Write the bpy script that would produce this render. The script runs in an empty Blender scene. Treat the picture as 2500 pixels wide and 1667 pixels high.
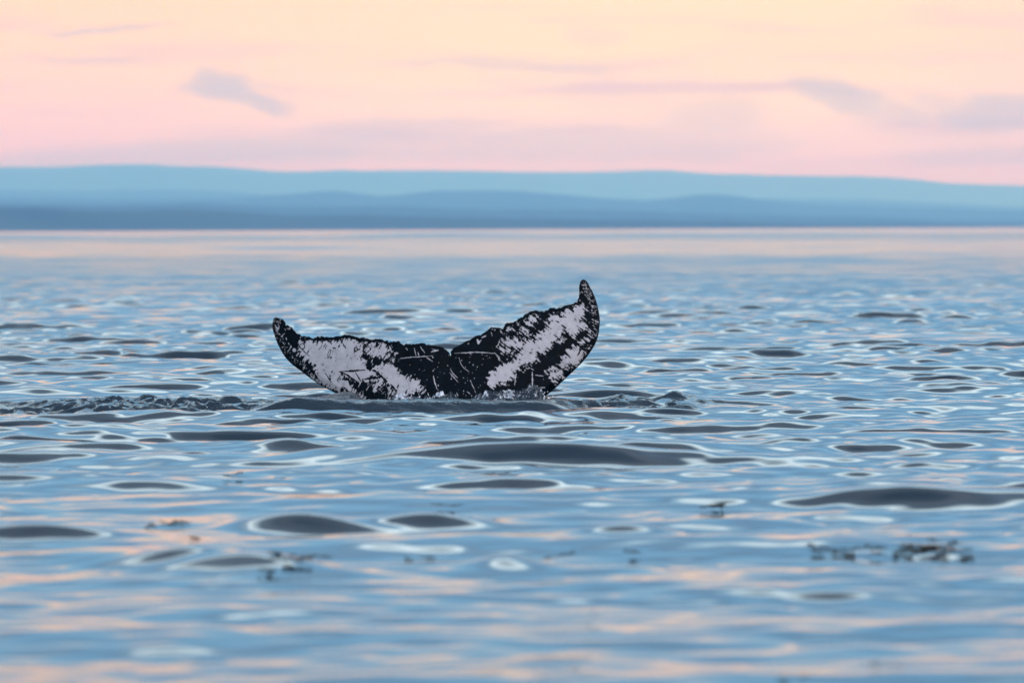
import bpy, bmesh, math, random
import numpy as np
from mathutils import Vector, Euler, Matrix
from mathutils.geometry import delaunay_2d_cdt

S = bpy.context.scene
COL = S.collection
random.seed(4)
RNG = np.random.default_rng(11)

# ------------------------------------------------------------------ camera
K = 36.0 / 200.0 / 2500.0            # tangent per photo pixel (2500 px wide), 200 mm lens
CAM_H = 2.2
HOR = 556.0                          # horizon row in the photo
PITCH = (833.5 - HOR) * K
ROLL = math.radians(0.20)
cam = bpy.data.cameras.new("camera")
cam.lens = 200.0
cam.sensor_width = 36.0
cam.clip_start = 0.5
cam.clip_end = 90000.0
cam.dof.use_dof = True
cam.dof.focus_distance = 71.9
cam.dof.aperture_fstop = 2.3
camo = bpy.data.objects.new("camera", cam)
camo.location = (0, 0, CAM_H)
camo.rotation_euler = (math.pi / 2 - PITCH, ROLL, 0)
COL.objects.link(camo)
S.camera = camo
CAM_R = Euler((math.pi / 2 - PITCH, ROLL, 0)).to_matrix()

# ------------------------------------------------------------------ render / exposure
S.view_settings.view_transform = 'Standard'
S.view_settings.look = 'None'
S.view_settings.exposure = 0.0
S.view_settings.gamma = 1.0
S.view_settings.use_curve_mapping = False
S.cycles.use_denoising = True
S.cycles.max_bounces = 6
S.cycles.glossy_bounces = 3
S.cycles.diffuse_bounces = 2
S.cycles.volume_bounces = 1
S.cycles.caustics_reflective = False
S.cycles.caustics_refractive = False

# ------------------------------------------------------------------ world: dusk sky
SUN_EL, SUN_ROT = math.radians(2.0), math.radians(143.0)
W = bpy.data.worlds.new("World")
S.world = W
W.use_nodes = True
NT = W.node_tree
NT.nodes.clear()


def nd(nt, typ, **kw):
    n = nt.nodes.new(typ)
    for k, v in kw.items():
        setattr(n, k, v)
    return n


def mth(nt, op, a, b=None, c=None, clamp=False):
    n = nt.nodes.new('ShaderNodeMath')
    n.operation = op
    n.use_clamp = clamp
    for i, v in enumerate((a, b, c)):
        if v is None:
            continue
        if isinstance(v, (int, float)):
            n.inputs[i].default_value = v
        else:
            nt.links.new(v, n.inputs[i])
    return n.outputs[0]


def mapr(nt, v, f0, f1, t0=0.0, t1=1.0, smooth=True):
    n = nt.nodes.new('ShaderNodeMapRange')
    n.interpolation_type = 'SMOOTHSTEP' if smooth else 'LINEAR'
    nt.links.new(v, n.inputs['Value'])
    for k, x in zip(('From Min', 'From Max', 'To Min', 'To Max'), (f0, f1, t0, t1)):
        n.inputs[k].default_value = x
    return n.outputs['Result']


def mix(nt, fac, a, b, blend='MIX'):
    n = nt.nodes.new('ShaderNodeMix')
    n.data_type = 'RGBA'
    n.blend_type = blend
    n.clamp_factor = True
    for key, v in (('Factor', fac), ('A', a), ('B', b)):
        sock = [s for s in n.inputs if s.name == key and (s.type == 'RGBA' or key == 'Factor' and s.type == 'VALUE')][0]
        if isinstance(v, (int, float)):
            sock.default_value = v
        elif isinstance(v, tuple):
            sock.default_value = (*v, 1)
        else:
            nt.links.new(v, sock)
    return [s for s in n.outputs if s.type == 'RGBA'][0]


def noise(nt, vec, scale, detail=3, rough=0.5, dist=0.0):
    n = nt.nodes.new('ShaderNodeTexNoise')
    n.inputs['Scale'].default_value = scale
    n.inputs['Detail'].default_value = detail
    n.inputs['Roughness'].default_value = rough
    n.inputs['Distortion'].default_value = dist
    if vec is not None:
        nt.links.new(vec, n.inputs['Vector'])
    return n


def mapping(nt, vec, scale, loc=(0, 0, 0), rot=(0, 0, 0)):
    n = nt.nodes.new('ShaderNodeMapping')
    n.inputs['Scale'].default_value = scale
    n.inputs['Location'].default_value = loc
    n.inputs['Rotation'].default_value = rot
    nt.links.new(vec, n.inputs['Vector'])
    return n.outputs[0]


def ramp(nt, v, stops, interp='LINEAR'):
    n = nt.nodes.new('ShaderNodeValToRGB')
    n.color_ramp.interpolation = interp
    e = n.color_ramp.elements
    while len(e) > 1:
        e.remove(e[-1])
    e[0].position, e[0].color = stops[0][0], (*stops[0][1], 1)
    for p, c in stops[1:]:
        x = e.new(p)
        x.color = (*c, 1)
    nt.links.new(v, n.inputs[0])
    return n.outputs[0]


tc = nd(NT, 'ShaderNodeTexCoord')
DIR = tc.outputs['Generated']
sep = nd(NT, 'ShaderNodeSeparateXYZ')
NT.links.new(DIR, sep.inputs[0])
dx, dy, dz = sep.outputs
elev = mth(NT, 'MAXIMUM', dz, 0.0)
u = mth(NT, 'SQRT', elev)


def el(deg):
    return math.sqrt(math.sin(math.radians(deg)))


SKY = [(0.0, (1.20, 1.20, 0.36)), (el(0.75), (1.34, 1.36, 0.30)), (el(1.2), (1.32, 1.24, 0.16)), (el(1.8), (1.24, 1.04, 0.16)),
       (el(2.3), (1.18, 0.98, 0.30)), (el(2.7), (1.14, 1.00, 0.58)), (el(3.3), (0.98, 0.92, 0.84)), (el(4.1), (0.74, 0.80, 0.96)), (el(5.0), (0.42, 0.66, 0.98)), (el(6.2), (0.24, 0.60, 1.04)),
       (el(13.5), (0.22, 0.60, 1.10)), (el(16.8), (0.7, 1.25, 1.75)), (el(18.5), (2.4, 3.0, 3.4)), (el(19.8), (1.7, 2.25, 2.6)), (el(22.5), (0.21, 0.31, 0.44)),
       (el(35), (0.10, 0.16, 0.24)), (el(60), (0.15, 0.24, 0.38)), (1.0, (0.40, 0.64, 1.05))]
# the ragged edge of the cloud deck overhead
nedge = noise(NT, mapping(NT, DIR, (5, 5, 9), (0.4, 2.0, 0)), 1.0, 3, 0.5).outputs['Fac']
uw = mth(NT, 'ADD', u, mth(NT, 'MULTIPLY', mth(NT, 'MULTIPLY', mth(NT, 'SUBTRACT', nedge, 0.5), 0.16), mapr(NT, elev, 0.12, 0.30)))
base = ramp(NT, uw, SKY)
nlit = noise(NT, mapping(NT, DIR, (4, 4, 12), (7.0, 1.0, 3.0)), 1.0, 3, 0.6).outputs['Fac']
lit = mth(NT, 'MULTIPLY', mapr(NT, nlit, 0.45, 0.68), mth(NT, 'MULTIPLY', mapr(NT, elev, 0.2, 0.26), mapr(NT, elev, 0.46, 0.38)))
base = mix(NT, mth(NT, 'MULTIPLY', lit, 0.45), base, (0.42, 0.66, 0.95))
# sideways drift of hue in the low sky: pinker to the left, warm cream in the middle and right
az = mth(NT, 'DIVIDE', dx, mth(NT, 'MAXIMUM', dy, 0.2))
nlow = noise(NT, mapping(NT, DIR, (7, 7, 40)), 1.0, 3).outputs['Fac']
pinkL = mth(NT, 'ADD', mapr(NT, az, 0.02, -0.10), mth(NT, 'MULTIPLY', mth(NT, 'SUBTRACT', nlow, 0.5), 0.9), clamp=True)
lowm = mapr(NT, elev, 0.10, 0.045)
base = mix(NT, mth(NT, 'MULTIPLY', mth(NT, 'MULTIPLY', pinkL, lowm), 0.8), base, (1.20, 0.84, 0.20))
warmR = mapr(NT, az, 0.05, 0.11)
base = mix(NT, mth(NT, 'MULTIPLY', mth(NT, 'MULTIPLY', warmR, lowm), 0.4), base, (1.0, 0.67, 0.48))
# thin streaky cloud layer near the horizon
ns = noise(NT, mapping(NT, DIR, (14, 14, 170), (3.1, 0, 0.7)), 1.0, 4, 0.55).outputs['Fac']
streak = mth(NT, 'MULTIPLY', mapr(NT, ns, 0.47, 0.72), lowm)
base = mix(NT, mth(NT, 'MULTIPLY', streak, 0.75), base, (0.80, 0.58, 0.55))
# individual low clouds in the direction of view
vz = mth(NT, 'DIVIDE', dz, mth(NT, 'MAXIMUM', dy, 0.2))
nw = noise(NT, mapping(NT, DIR, (60, 60, 130)), 1.0, 6, 0.62)
nsep = nd(NT, 'ShaderNodeSeparateColor')
NT.links.new(nw.outputs['Color'], nsep.inputs[0])
wx = mth(NT, 'MULTIPLY', mth(NT, 'SUBTRACT', nsep.outputs[0], 0.5), 0.018)
wz = mth(NT, 'MULTIPLY', mth(NT, 'SUBTRACT', nsep.outputs[1], 0.5), 0.005)
azw = mth(NT, 'ADD', az, wx)
vzw = mth(NT, 'ADD', vz, wz)
front = mapr(NT, dy, 0.3, 0.5)
CLOUDS = [  # photo px centre, half sizes, tilt (deg, + = right end lower), strength
    (550, 205, 95, 34, 10, .8), (640, 238, 90, 24, 20, .75), (690, 205, 60, 9, 6, .35), (265, 68, 150, 8, -3, .6), (200, 146, 190, 12, 0, .35), (1210, 158, 260, 13, 1, .42),
    (2060, 240, 120, 36, 20, .65), (2200, 282, 100, 26, 8, .45), (2430, 282, 150, 42, 0, .7), (2290, 256, 60, 22, 8, .4),
    (2380, 388, 210, 22, 2, .40), (1440, 92, 80, 26, 0, .25), (1330, 352, 560, 42, -1, .42), (480, 372, 560, 34, -3, .60),
    (1760, 300, 130, 55, 0, .38), (1640, 372, 300, 26, -2, .45), (2270, 155, 80, 7, -6, .30), (900, 340, 300, 45, -6, .40)]
acc = None
for (px, py, a, b, tilt, st) in CLOUDS:
    cx, cz = (px - 1250) * K, (HOR - py) * K
    ct, sn = math.cos(math.radians(tilt)), math.sin(math.radians(tilt))
    X = mth(NT, 'SUBTRACT', azw, cx)
    Z = mth(NT, 'SUBTRACT', vzw, cz)
    p = mth(NT, 'DIVIDE', mth(NT, 'SUBTRACT', mth(NT, 'MULTIPLY', X, ct), mth(NT, 'MULTIPLY', Z, sn)), a * K)
    q = mth(NT, 'DIVIDE', mth(NT, 'ADD', mth(NT, 'MULTIPLY', X, sn), mth(NT, 'MULTIPLY', Z, ct)), b * K)
    r2 = mth(NT, 'ADD', mth(NT, 'MULTIPLY', p, p), mth(NT, 'MULTIPLY', q, q))
    m = mapr(NT, r2, 2.0, 0.0, 0.0, st)
    acc = m if acc is None else mth(NT, 'MAXIMUM', acc, m)
acc = mth(NT, 'MULTIPLY', acc, front)
base = mix(NT, acc, base, (0.62, 0.60, 0.56))
# higher broken cloud, pale
nh = noise(NT, mapping(NT, DIR, (2.2, 2.2, 6.0), (1.3, 4.0, 0)), 1.0, 4, 0.5).outputs['Fac']
highm = mapr(NT, elev, 0.10, 0.28)
base = mix(NT, mth(NT, 'MULTIPLY', mth(NT, 'MULTIPLY', mapr(NT, nh, 0.42, 0.66), highm), 0.45), base, (0.50, 0.56, 0.66))
# afterglow of the low sun behind the camera, brightness added to light fluke and haze
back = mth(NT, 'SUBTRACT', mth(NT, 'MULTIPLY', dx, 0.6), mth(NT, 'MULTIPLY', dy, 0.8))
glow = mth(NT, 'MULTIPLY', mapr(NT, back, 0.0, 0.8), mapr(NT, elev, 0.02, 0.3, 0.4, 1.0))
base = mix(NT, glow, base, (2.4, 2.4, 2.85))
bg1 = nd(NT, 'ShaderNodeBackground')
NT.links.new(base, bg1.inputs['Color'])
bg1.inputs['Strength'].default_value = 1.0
skyt = nd(NT, 'ShaderNodeTexSky', sky_type='NISHITA', sun_disc=False, sun_elevation=SUN_EL, sun_rotation=SUN_ROT)
bg2 = nd(NT, 'ShaderNodeBackground')
NT.links.new(skyt.outputs[0], bg2.inputs['Color'])
bg2.inputs['Strength'].default_value = 0.05
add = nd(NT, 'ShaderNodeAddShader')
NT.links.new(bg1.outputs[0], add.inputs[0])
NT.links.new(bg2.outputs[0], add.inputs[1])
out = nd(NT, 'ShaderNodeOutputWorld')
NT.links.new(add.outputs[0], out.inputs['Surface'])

# the low sun behind the camera, veiled by cloud
sl = bpy.data.lights.new("sun", 'SUN')
sl.energy = 0.5
sl.angle = math.radians(15)
sl.color = (1.0, 0.86, 0.78)
so = bpy.data.objects.new("sun", sl)
sd = Vector((math.sin(SUN_ROT) * math.cos(math.radians(8)), math.cos(SUN_ROT) * math.cos(math.radians(8)), math.sin(math.radians(8))))
so.rotation_euler = (-sd).to_track_quat('-Z', 'Y').to_euler()
COL.objects.link(so)


# ------------------------------------------------------------------ helpers
def pix_dir(px, py):
    return (CAM_R @ Vector(((px - 1250) * K, (833.5 - py) * K, -1.0)))


def pix_water(px, py):
    d = pix_dir(px, py)
    t = -CAM_H / d.z
    return Vector((d.x * t, d.y * t))


def pix_plane(px, py, Y):
    d = pix_dir(px, py)
    t = Y / d.y
    return d.x * t, CAM_H + d.z * t


class VNoise:
    def __init__(self, seed, n=256):
        self.g = np.random.default_rng(seed).random((n, n)).astype(np.float32)
        self.n = n

    def __call__(self, x, y):
        n = self.n
        xi, yi = np.floor(x).astype(np.int64), np.floor(y).astype(np.int64)
        fx, fy = x - xi, y - yi
        fx = fx * fx * fx * (fx * (fx * 6 - 15) + 10)
        fy = fy * fy * fy * (fy * (fy * 6 - 15) + 10)
        x0, x1, y0, y1 = xi % n, (xi + 1) % n, yi % n, (yi + 1) % n
        g = self.g
        return ((g[x0, y0] * (1 - fx) + g[x1, y0] * fx) * (1 - fy) + (g[x0, y1] * (1 - fx) + g[x1, y1] * fx) * fy) * 2 - 1

    def fbm(self, x, y, o=4, gain=0.5):
        s, a, t = 0, 1.0, 0
        for i in range(o):
            s = s + a * self(x * 2 ** i + 17.3 * i, y * 2 ** i + 9.1 * i)
            t += a
            a *= gain
        return s / t


def sstep(a, b, x):
    t = np.clip((x - a) / (b - a), 0, 1)
    return t * t * (3 - 2 * t)


def mesh_np(name, verts, faces, mat, smooth=True, attrs=None, parent=None):
    me = bpy.data.meshes.new(name)
    verts = np.ascontiguousarray(verts, dtype=np.float32)
    faces = np.ascontiguousarray(faces, dtype=np.int32)
    k = faces.shape[1]
    me.vertices.add(len(verts))
    me.vertices.foreach_set('co', verts.ravel())
    me.loops.add(faces.size)
    me.loops.foreach_set('vertex_index', faces.ravel())
    me.polygons.add(len(faces))
    me.polygons.foreach_set('loop_start', np.arange(0, faces.size, k, dtype=np.int32))
    if smooth:
        me.polygons.foreach_set('use_smooth', np.ones(len(faces), dtype=bool))
    for an, av in (attrs or {}).items():
        at = me.attributes.new(an, 'FLOAT', 'POINT')
        at.data.foreach_set('value', np.ascontiguousarray(av, dtype=np.float32))
    me.update(calc_edges=True)
    me.validate()
    me.materials.append(mat)
    o = bpy.data.objects.new(name, me)
    COL.objects.link(o)
    if parent:
        o.parent = parent
    return o


def tag(o, label=None, cat=None, group=None, kind=None):
    for k, v in (('label', label), ('category', cat), ('group', group), ('kind', kind)):
        if v:
            o[k] = v
    return o


def grid_faces(nr, nc, off=0):
    r, c = np.meshgrid(np.arange(nr - 1), np.arange(nc - 1), indexing='ij')
    a = (r * nc + c).ravel() + off
    return np.stack([a, a + 1, a + nc + 1, a + nc], 1)


def new_mat(name):
    m = bpy.data.materials.new(name)
    m.use_nodes = True
    return m, m.node_tree, m.node_tree.nodes['Principled BSDF']


# ------------------------------------------------------------------ materials
def make_water():
    m, nt, b = new_mat('sea_water')
    b.inputs['Base Color'].default_value = (0.012, 0.022, 0.032, 1)
    b.inputs['IOR'].default_value = 1.34
    at = nd(nt, 'ShaderNodeAttribute', attribute_name='ripple')
    nt.links.new(at.outputs['Fac'], b.inputs['Roughness'])
    # fine broken ripples where the whale has churned the surface
    g = nd(nt, 'ShaderNodeNewGeometry')
    ch = nd(nt, 'ShaderNodeAttribute', attribute_name='churn')
    n1 = noise(nt, mapping(nt, g.outputs['Position'], (1.0, 0.8, 1.0)), 7.0, 4, 0.6, 0.4).outputs['Fac']
    bp = nd(nt, 'ShaderNodeBump')
    bp.inputs['Distance'].default_value = 0.14
    nt.links.new(mth(nt, 'MULTIPLY', ch.outputs['Fac'], 0.95, clamp=True), bp.inputs['Strength'])
    nt.links.new(n1, bp.inputs['Height'])
    nt.links.new(bp.outputs[0], b.inputs['Normal'])
    return m


def make_splash_water():
    m, nt, b = new_mat('churned_water')
    g = nd(nt, 'ShaderNodeNewGeometry')
    n1 = noise(nt, mapping(nt, g.outputs['Position'], (1, 1, 1)), 22, 5, 0.65).outputs['Fac']
    at = nd(nt, 'ShaderNodeAttribute', attribute_name='foam')
    f = mapr(nt, mth(nt, 'ADD', n1, mth(nt, 'MULTIPLY', at.outputs['Fac'], 0.45)), 0.62, 0.84)
    nt.links.new(mix(nt, f, (0.016, 0.026, 0.034), (0.55, 0.62, 0.68)), b.inputs['Base Color'])
    nt.links.new(mapr(nt, f, 0, 1, 0.12, 0.6), b.inputs['Roughness'])
    b.inputs['IOR'].default_value = 1.34
    return m


def make_skin():
    m, nt, b = new_mat('whale_skin')
    g = nd(nt, 'ShaderNodeTexCoord')
    at = nd(nt, 'ShaderNodeAttribute', attribute_name='pigment')
    n1 = noise(nt, mapping(nt, g.outputs['Object'], (60, 20, 60)), 1.0, 4, 0.6).outputs['Fac']
    f = mapr(nt, mth(nt, 'ADD', at.outputs['Fac'], mth(nt, 'MULTIPLY', mth(nt, 'SUBTRACT', n1, 0.5), 0.45)), 0.22, 0.85)
    n2 = noise(nt, g.outputs['Object'], 9, 4, 0.6).outputs['Fac']
    white = mix(nt, n2, (0.25, 0.268, 0.298), (0.42, 0.44, 0.48))
    black = mix(nt, n2, (0.0005, 0.0015, 0.0025), (0.0015, 0.0035, 0.0055))
    nt.links.new(mix(nt, f, black, white), b.inputs['Base Color'])
    nt.links.new(mapr(nt, n1, 0.3, 0.7, 0.38, 0.55), b.inputs['Roughness'])
    b.inputs['Specular IOR Level'].default_value = 0.03
    bp = nd(nt, 'ShaderNodeBump')
    bp.inputs['Strength'].default_value = 0.25
    bp.inputs['Distance'].default_value = 0.01
    nt.links.new(n1, bp.inputs['Height'])
    nt.links.new(bp.outputs[0], b.inputs['Normal'])
    return m


def make_simple(name, c1, c2, scale, rough=0.6):
    m, nt, b = new_mat(name)
    g = nd(nt, 'ShaderNodeTexCoord')
    n1 = noise(nt, g.outputs['Object'], scale, 4, 0.6).outputs['Fac']
    nt.links.new(mix(nt, mapr(nt, n1, 0.35, 0.65), c1, c2), b.inputs['Base Color'])
    b.inputs['Roughness'].default_value = rough
    return m


M_WATER = make_water()
M_SPLASH = make_splash_water()
M_SKIN = make_skin()
M_FOREST = make_simple('forest_hillside', (0.007, 0.020, 0.022), (0.020, 0.040, 0.036), 0.004, 0.9)
M_WEED = make_simple('wet_seaweed', (0.010, 0.012, 0.008), (0.028, 0.024, 0.013), 30, 0.6)
M_BARN = make_simple('barnacle_shell', (0.05, 0.055, 0.06), (0.32, 0.32, 0.33), 60, 0.7)
M_DROP = make_simple('spray_water', (0.55, 0.6, 0.66), (0.75, 0.8, 0.85), 40, 0.15)

# ------------------------------------------------------------------ haze
def box(name, x0, x1, y0, y1, z0, z1, mat):
    v = [(x, y, z) for x in (x0, x1) for y in (y0, y1) for z in (z0, z1)]
    f = [(0, 1, 3, 2), (4, 6, 7, 5), (0, 4, 5, 1), (2, 3, 7, 6), (0, 2, 6, 4), (1, 5, 7, 3)]
    me = bpy.data.meshes.new(name)
    me.from_pydata(v, [], f)
    me.materials.append(mat)
    o = bpy.data.objects.new(name, me)
    COL.objects.link(o)
    return o


HZ = bpy.data.materials.new('haze_air')
HZ.use_nodes = True
HZ.node_tree.nodes.clear()
pv = nd(HZ.node_tree, 'ShaderNodeVolumePrincipled')
pv.inputs['Color'].default_value = (0.175, 0.53, 1.0, 1)
pv.inputs['Absorption Color'].default_value = (1, 1, 1, 1)
pv.inputs['Density'].default_value = 0.00011
pv.inputs['Anisotropy'].default_value = 0.0
ho = nd(HZ.node_tree, 'ShaderNodeOutputMaterial')
HZ.node_tree.links.new(pv.outputs[0], ho.inputs['Volume'])
haze = box('haze', -16000, 16000, -900, 44500, -3.0, 500.0, HZ)
tag(haze, kind='stuff')

# ------------------------------------------------------------------ sea
rows = []
d = 19.0
while d < 43500:
    rows.append(d)
    if 64.5 < d < 77:
        s = 0.055
    elif d < 240:
        s = max(0.065, d * 0.0017)
    else:
        s = 0.0017 * d + (d - 240) * 0.003
    d += s
rows = np.array(rows)
inner = np.linspace(-0.108, 0.108, 380)
side = 0.108 + 0.3 * (np.linspace(0, 1, 26)[1:] ** 2.2) + np.linspace(0, 0.05, 26)[1:]
cols = np.concatenate([-side[::-1], inner, side])
DD, CC = np.meshgrid(rows, cols, indexing='ij')
SY = DD.copy()
SX = DD * CC
dcol = np.gradient(cols)[None, :] * DD
drow = np.gradient(rows)[:, None] * np.ones_like(CC)
spacing = np.maximum(dcol, drow * 0.8)

nA, nB, nC, nD = VNoise(1), VNoise(2), VNoise(3), VNoise(5)
Z = np.zeros_like(SX)
# zones of calmer and choppier water, running across the view
patch = nA.fbm(SX / 9 + 40, SY / 14 + 3, 3)
calm_near = sstep(62, 34, SY)
chop_far = sstep(80, 110, SY)
slick = sstep(160, 430, SY)
flat = 1 - 0.45 * sstep(37, 29, SY)     # the nearest water lies calmer
amp_long = flat * (1.0 - 0.25 * calm_near) * (1 - 0.8 * slick)
amp_mid = flat * (1.0 - 0.55 * calm_near + 0.1 * chop_far) * 0.88 * (1 + 0.65 * patch) * (1 - 0.9 * slick)
amp_short = flat * (0.75 + 0.6 * chop_far - 0.25 * calm_near) * np.clip(1 + 1.1 * patch, 0.1, 2) * (1 - slick)
MAIN = -math.pi / 2 + 0.25            # waves run mostly towards the camera
comps = []
for i in range(16):
    comps.append((RNG.uniform(2.4, 6.0), RNG.normal(MAIN, 0.38), 'l', 0.014))
for i in range(26):
    comps.append((RNG.uniform(0.9, 2.4), RNG.normal(MAIN, 0.55), 'm', 0.0165))
for i in range(26):
    comps.append((RNG.uniform(0.36, 0.9), RNG.normal(MAIN, 0.8), 's', 0.021))
for (lam, th, band, slope) in comps:
    k = 2 * math.pi / lam
    a = slope / k * 1.41
    ph = RNG.uniform(0, 2 * math.pi)
    fade = sstep(0.42, 0.22, spacing / lam)
    amp = {'l': amp_long, 'm': amp_mid, 's': amp_short}[band]
    Z += (a * amp * fade * np.sin(k * (math.cos(th) * SX + math.sin(th) * SY) + ph))

# longer, lower undulation far out, calm in some bands and livelier in others
far_p = CAM_H / (np.maximum(SY, 1) * K)
far_p = far_p * np.exp(0.10 * nA.fbm(SX / (0.07 * SY) + 5, np.log(SY) * 5, 3))
slope_far = np.interp(np.log(far_p), np.log([3, 6, 19, 23, 29, 34, 64, 82, 130]), [.009, .008, .009, .040, .040, .020, .026, .046, .055])
for (l0, l1, d0, d1, d2, d3) in ((5, 13, 230, 420, 460, 620), (15, 32, 440, 620, 900, 1200), (45, 95, 900, 1200, 1e6, 2e6)):
    wgt = sstep(d0, d1, SY) * sstep(d3, d2, SY)
    act = np.where(wgt[:, 0] > 0)[0]
    r0, r1 = act.min(), act.max() + 1
    for i in range(10):
        lam = RNG.uniform(l0, l1)
        th = RNG.normal(MAIN, 0.45)
        k = 2 * math.pi / lam
        fade = sstep(0.5, 0.3, spacing[r0:r1] / lam)
        Z[r0:r1] += 1.41 / k / math.sqrt(10) * (slope_far * wgt)[r0:r1] * fade * np.sin(k * (math.cos(th) * SX[r0:r1] + math.sin(th) * SY[r0:r1]) + RNG.uniform(0, 6.28))

# single steeper swells that stand out
SWELLS = [  # px x, px y(bottom), half width px, height m, depth sigma m, tilt
    (960, 1126, 170, .125, .34, 0.0), (1300, 1134, 330, .135, .34, 0.01), (1590, 1106, 170, .085, .36, -.02), (700, 1098, 60, .07, .24, 0),
    (2220, 1072, 170, .07, .34, 0), (2230, 1232, 190, .11, .32, 0), (2450, 1230, 120, .06, .30, .05), (720, 1290, 130, .075, .26, -.12),
    (1040, 1285, 100, .065, .25, -.08), (1530, 1316, 110, .07, .24, 0), (480, 1380, 150, .095, .27, -.13), (610, 1396, 150, .08, .25, -.10),
    (70, 1318, 170, .075, .24, 0), (1650, 1215, 120, .04, .30, 0), (1400, 1275, 100, .03, .28, 0),
    (1490, 966, 110, .09, .30, 0), (1930, 962, 130, .07, .30, -.05), (2060, 956, 120, .09, .30, 0), (2330, 945, 90, .08, .28, 0),
    (2460, 958, 110, .075, .30, 0), (90, 968, 100, .10, .30, 0), (180, 938, 70, .08, .28, 0), (320, 965, 130, .08, .32, 0), (1450, 1018, 130, .07, .32, 0),
    (1770, 1045, 90, .055, .30, 0), (2450, 1035, 110, .065, .30, 0), (1230, 1382, 60, .04, .22, 0)]
for (px, py, hw, hgt, sg, tl) in SWELLS:
    c = pix_water(px, py)
    w = hw * K * c.y
    X = SX - c.x
    Y = SY - c.y - sg - tl * X * 3 + 0.10 * nB(SX / 0.9, SY / 0.9)
    sel = (np.abs(X) < 3.2 * w) & (np.abs(Y) < 5 * sg)
    ex = np.exp(-0.5 * np.abs(X[sel] / (w * 1.0)) ** 2.0)
    yy = Y[sel]
    sgm = np.where(yy < 0, sg, sg * 1.9)
    Z[sel] *= 1 - 0.7 * ex * np.exp(-0.5 * (yy / (sgm * 1.7)) ** 2)
    Z[sel] += (1.42 if py > 1080 else 1.0) * hgt * ex * np.exp(-0.5 * (yy / sgm) ** 2)

# the whale's wake: churned water left and right of the fluke and a smooth mound in front of it
wake_x = lambda px: (px - 1250) * K * 69.5
def wake_band(px0, px1, y0, y1, soft=1.0, sy=0.5):
    a, b = wake_x(px0), wake_x(px1)
    yw = SY + 0.7 * nB(SX / 1.3 + 4, SY / 4) + 0.25 * nB(SX / 0.4, SY / 3 + 7)
    return sstep(a, a + soft, SX) * sstep(b, b - soft, SX) * sstep(y0, y0 + sy, yw) * sstep(y1, y1 - 0.9, yw)
wL = wake_band(-150, 960, 66.6, 72.6, 2.2, 1.0) * np.clip(1.0 + 1.0 * nC(SX / 1.6, SY / 1.5), 0.25, 1)
wR = wake_band(1300, 1800, 68.0, 72.5, 0.8) * np.clip(0.35 + 1.5 * nC(SX / 0.5 + 9, SY / 0.9), 0, 1)
wM = wake_band(600, 1420, 66.6, 73.5, 1.3, 0.25)
wake = np.clip(np.maximum(wL, 0.8 * wR), 0, 1)
rid = (1 - np.abs(nD.fbm(SX / 0.9, SY / 1.0, 4, 0.55))) ** 2
fine = nB.fbm(SX / 0.16, SY / 0.30, 3)
Z = Z * (1 - 0.5 * np.maximum(wake, wM))
Z = Z * (1 - 0.5 * wM)
Z += wake * (1 - wM) * (0.25 * (rid - 0.6) + 0.045 * fine)
ax = wake_x(760)
yc = 67.75 + 0.25 * nB(SX / 2.2 + 3, SX * 0 + 1)
ridge = np.exp(-0.5 * (np.where(SY < yc, (SY - yc) / 0.20, (SY - yc) / 1.5)) ** 2) * (1 + 0.28 * nC(SX / 0.8, SX * 0 + 5))
Z += sstep(wake_x(600), wake_x(740), SX) * sstep(wake_x(1450), wake_x(1330), SX) * ridge * 0.150
Z += wM * (0.018 * fine + 0.02 * nD.fbm(SX / 0.6, SY / 0.5, 3))
Z += 0.15 * wM * sstep(wake_x(700), wake_x(820), SX) * sstep(wake_x(900), wake_x(840), SX) * np.exp(-0.5 * ((SY - 70.6) / 0.5) ** 2)
wake = np.maximum(0.55 * wake, wM * (0.34 + 0.10 * sstep(wake_x(900), wake_x(760), SX)))

# surface roughness: the sub-mesh ripples, growing with wind patches and distance
px_row = CAM_H / (np.maximum(SY, 1) * K)
rip = 0.05 + 0 * SY
rip = rip + 0.05 * np.clip(patch, 0, 1) * (1 - slick)
# bands of calm and wind-ruffled water far out: roughness against the angle below the horizon
wb = np.log(px_row) + 0.10 * nA.fbm(SX / (0.07 * SY) + 5, np.log(SY) * 5, 3)
far_r = np.interp(wb, np.log([2, 5, 7, 19, 23, 31, 36, 66, 78, 120, 160, 210]),
                  [.14, .12, .12, .12, .16, .16, .12, .12, .16, .15, .11, 0.0])
rip = np.maximum(rip * (1 - slick), far_r)
rip = np.clip(rip + 0.04 * wake, 0.02, 0.5)

SV = np.stack([SX, SY, Z], -1).reshape(-1, 3)
SF = grid_faces(len(rows), len(cols))
attr = rip.ravel()
# the flat water beside and behind the camera, a little lower so it never shows through
n0 = len(SV)
fl = np.array([(-15500, -800, -0.7), (15500, -800, -0.7), (15500, 44000, -0.7), (-15500, 44000, -0.7)], float)
SV = np.concatenate([SV, fl])
SF = np.concatenate([SF, np.array([[n0, n0 + 1, n0 + 2, n0 + 3]])])
attr = np.concatenate([attr, np.full(4, 0.3)])
churn = np.concatenate([wake.ravel(), np.zeros(4)])
sea = mesh_np('sea', SV, SF, M_WATER, True, {'ripple': attr, 'churn': churn})
tag(sea, kind='structure')


def water_z(x, y):
    i = int(np.clip(np.searchsorted(rows, y), 1, len(rows) - 1))
    j = int(np.clip(np.searchsorted(cols, x / y), 1, len(cols) - 1))
    return float(max(Z[i, j], Z[i - 1, j], Z[i, j - 1]))


def pix_sea(px, py):
    """where the sight line through a photo pixel first meets the waves"""
    d = pix_dir(px, py)
    y = 20.0
    while y < 200:
        x, z = d.x / d.y * y, CAM_H + d.z / d.y * y
        if z <= water_z(x, y):
            break
        y += 0.04
    return Vector((x, y))


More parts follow.
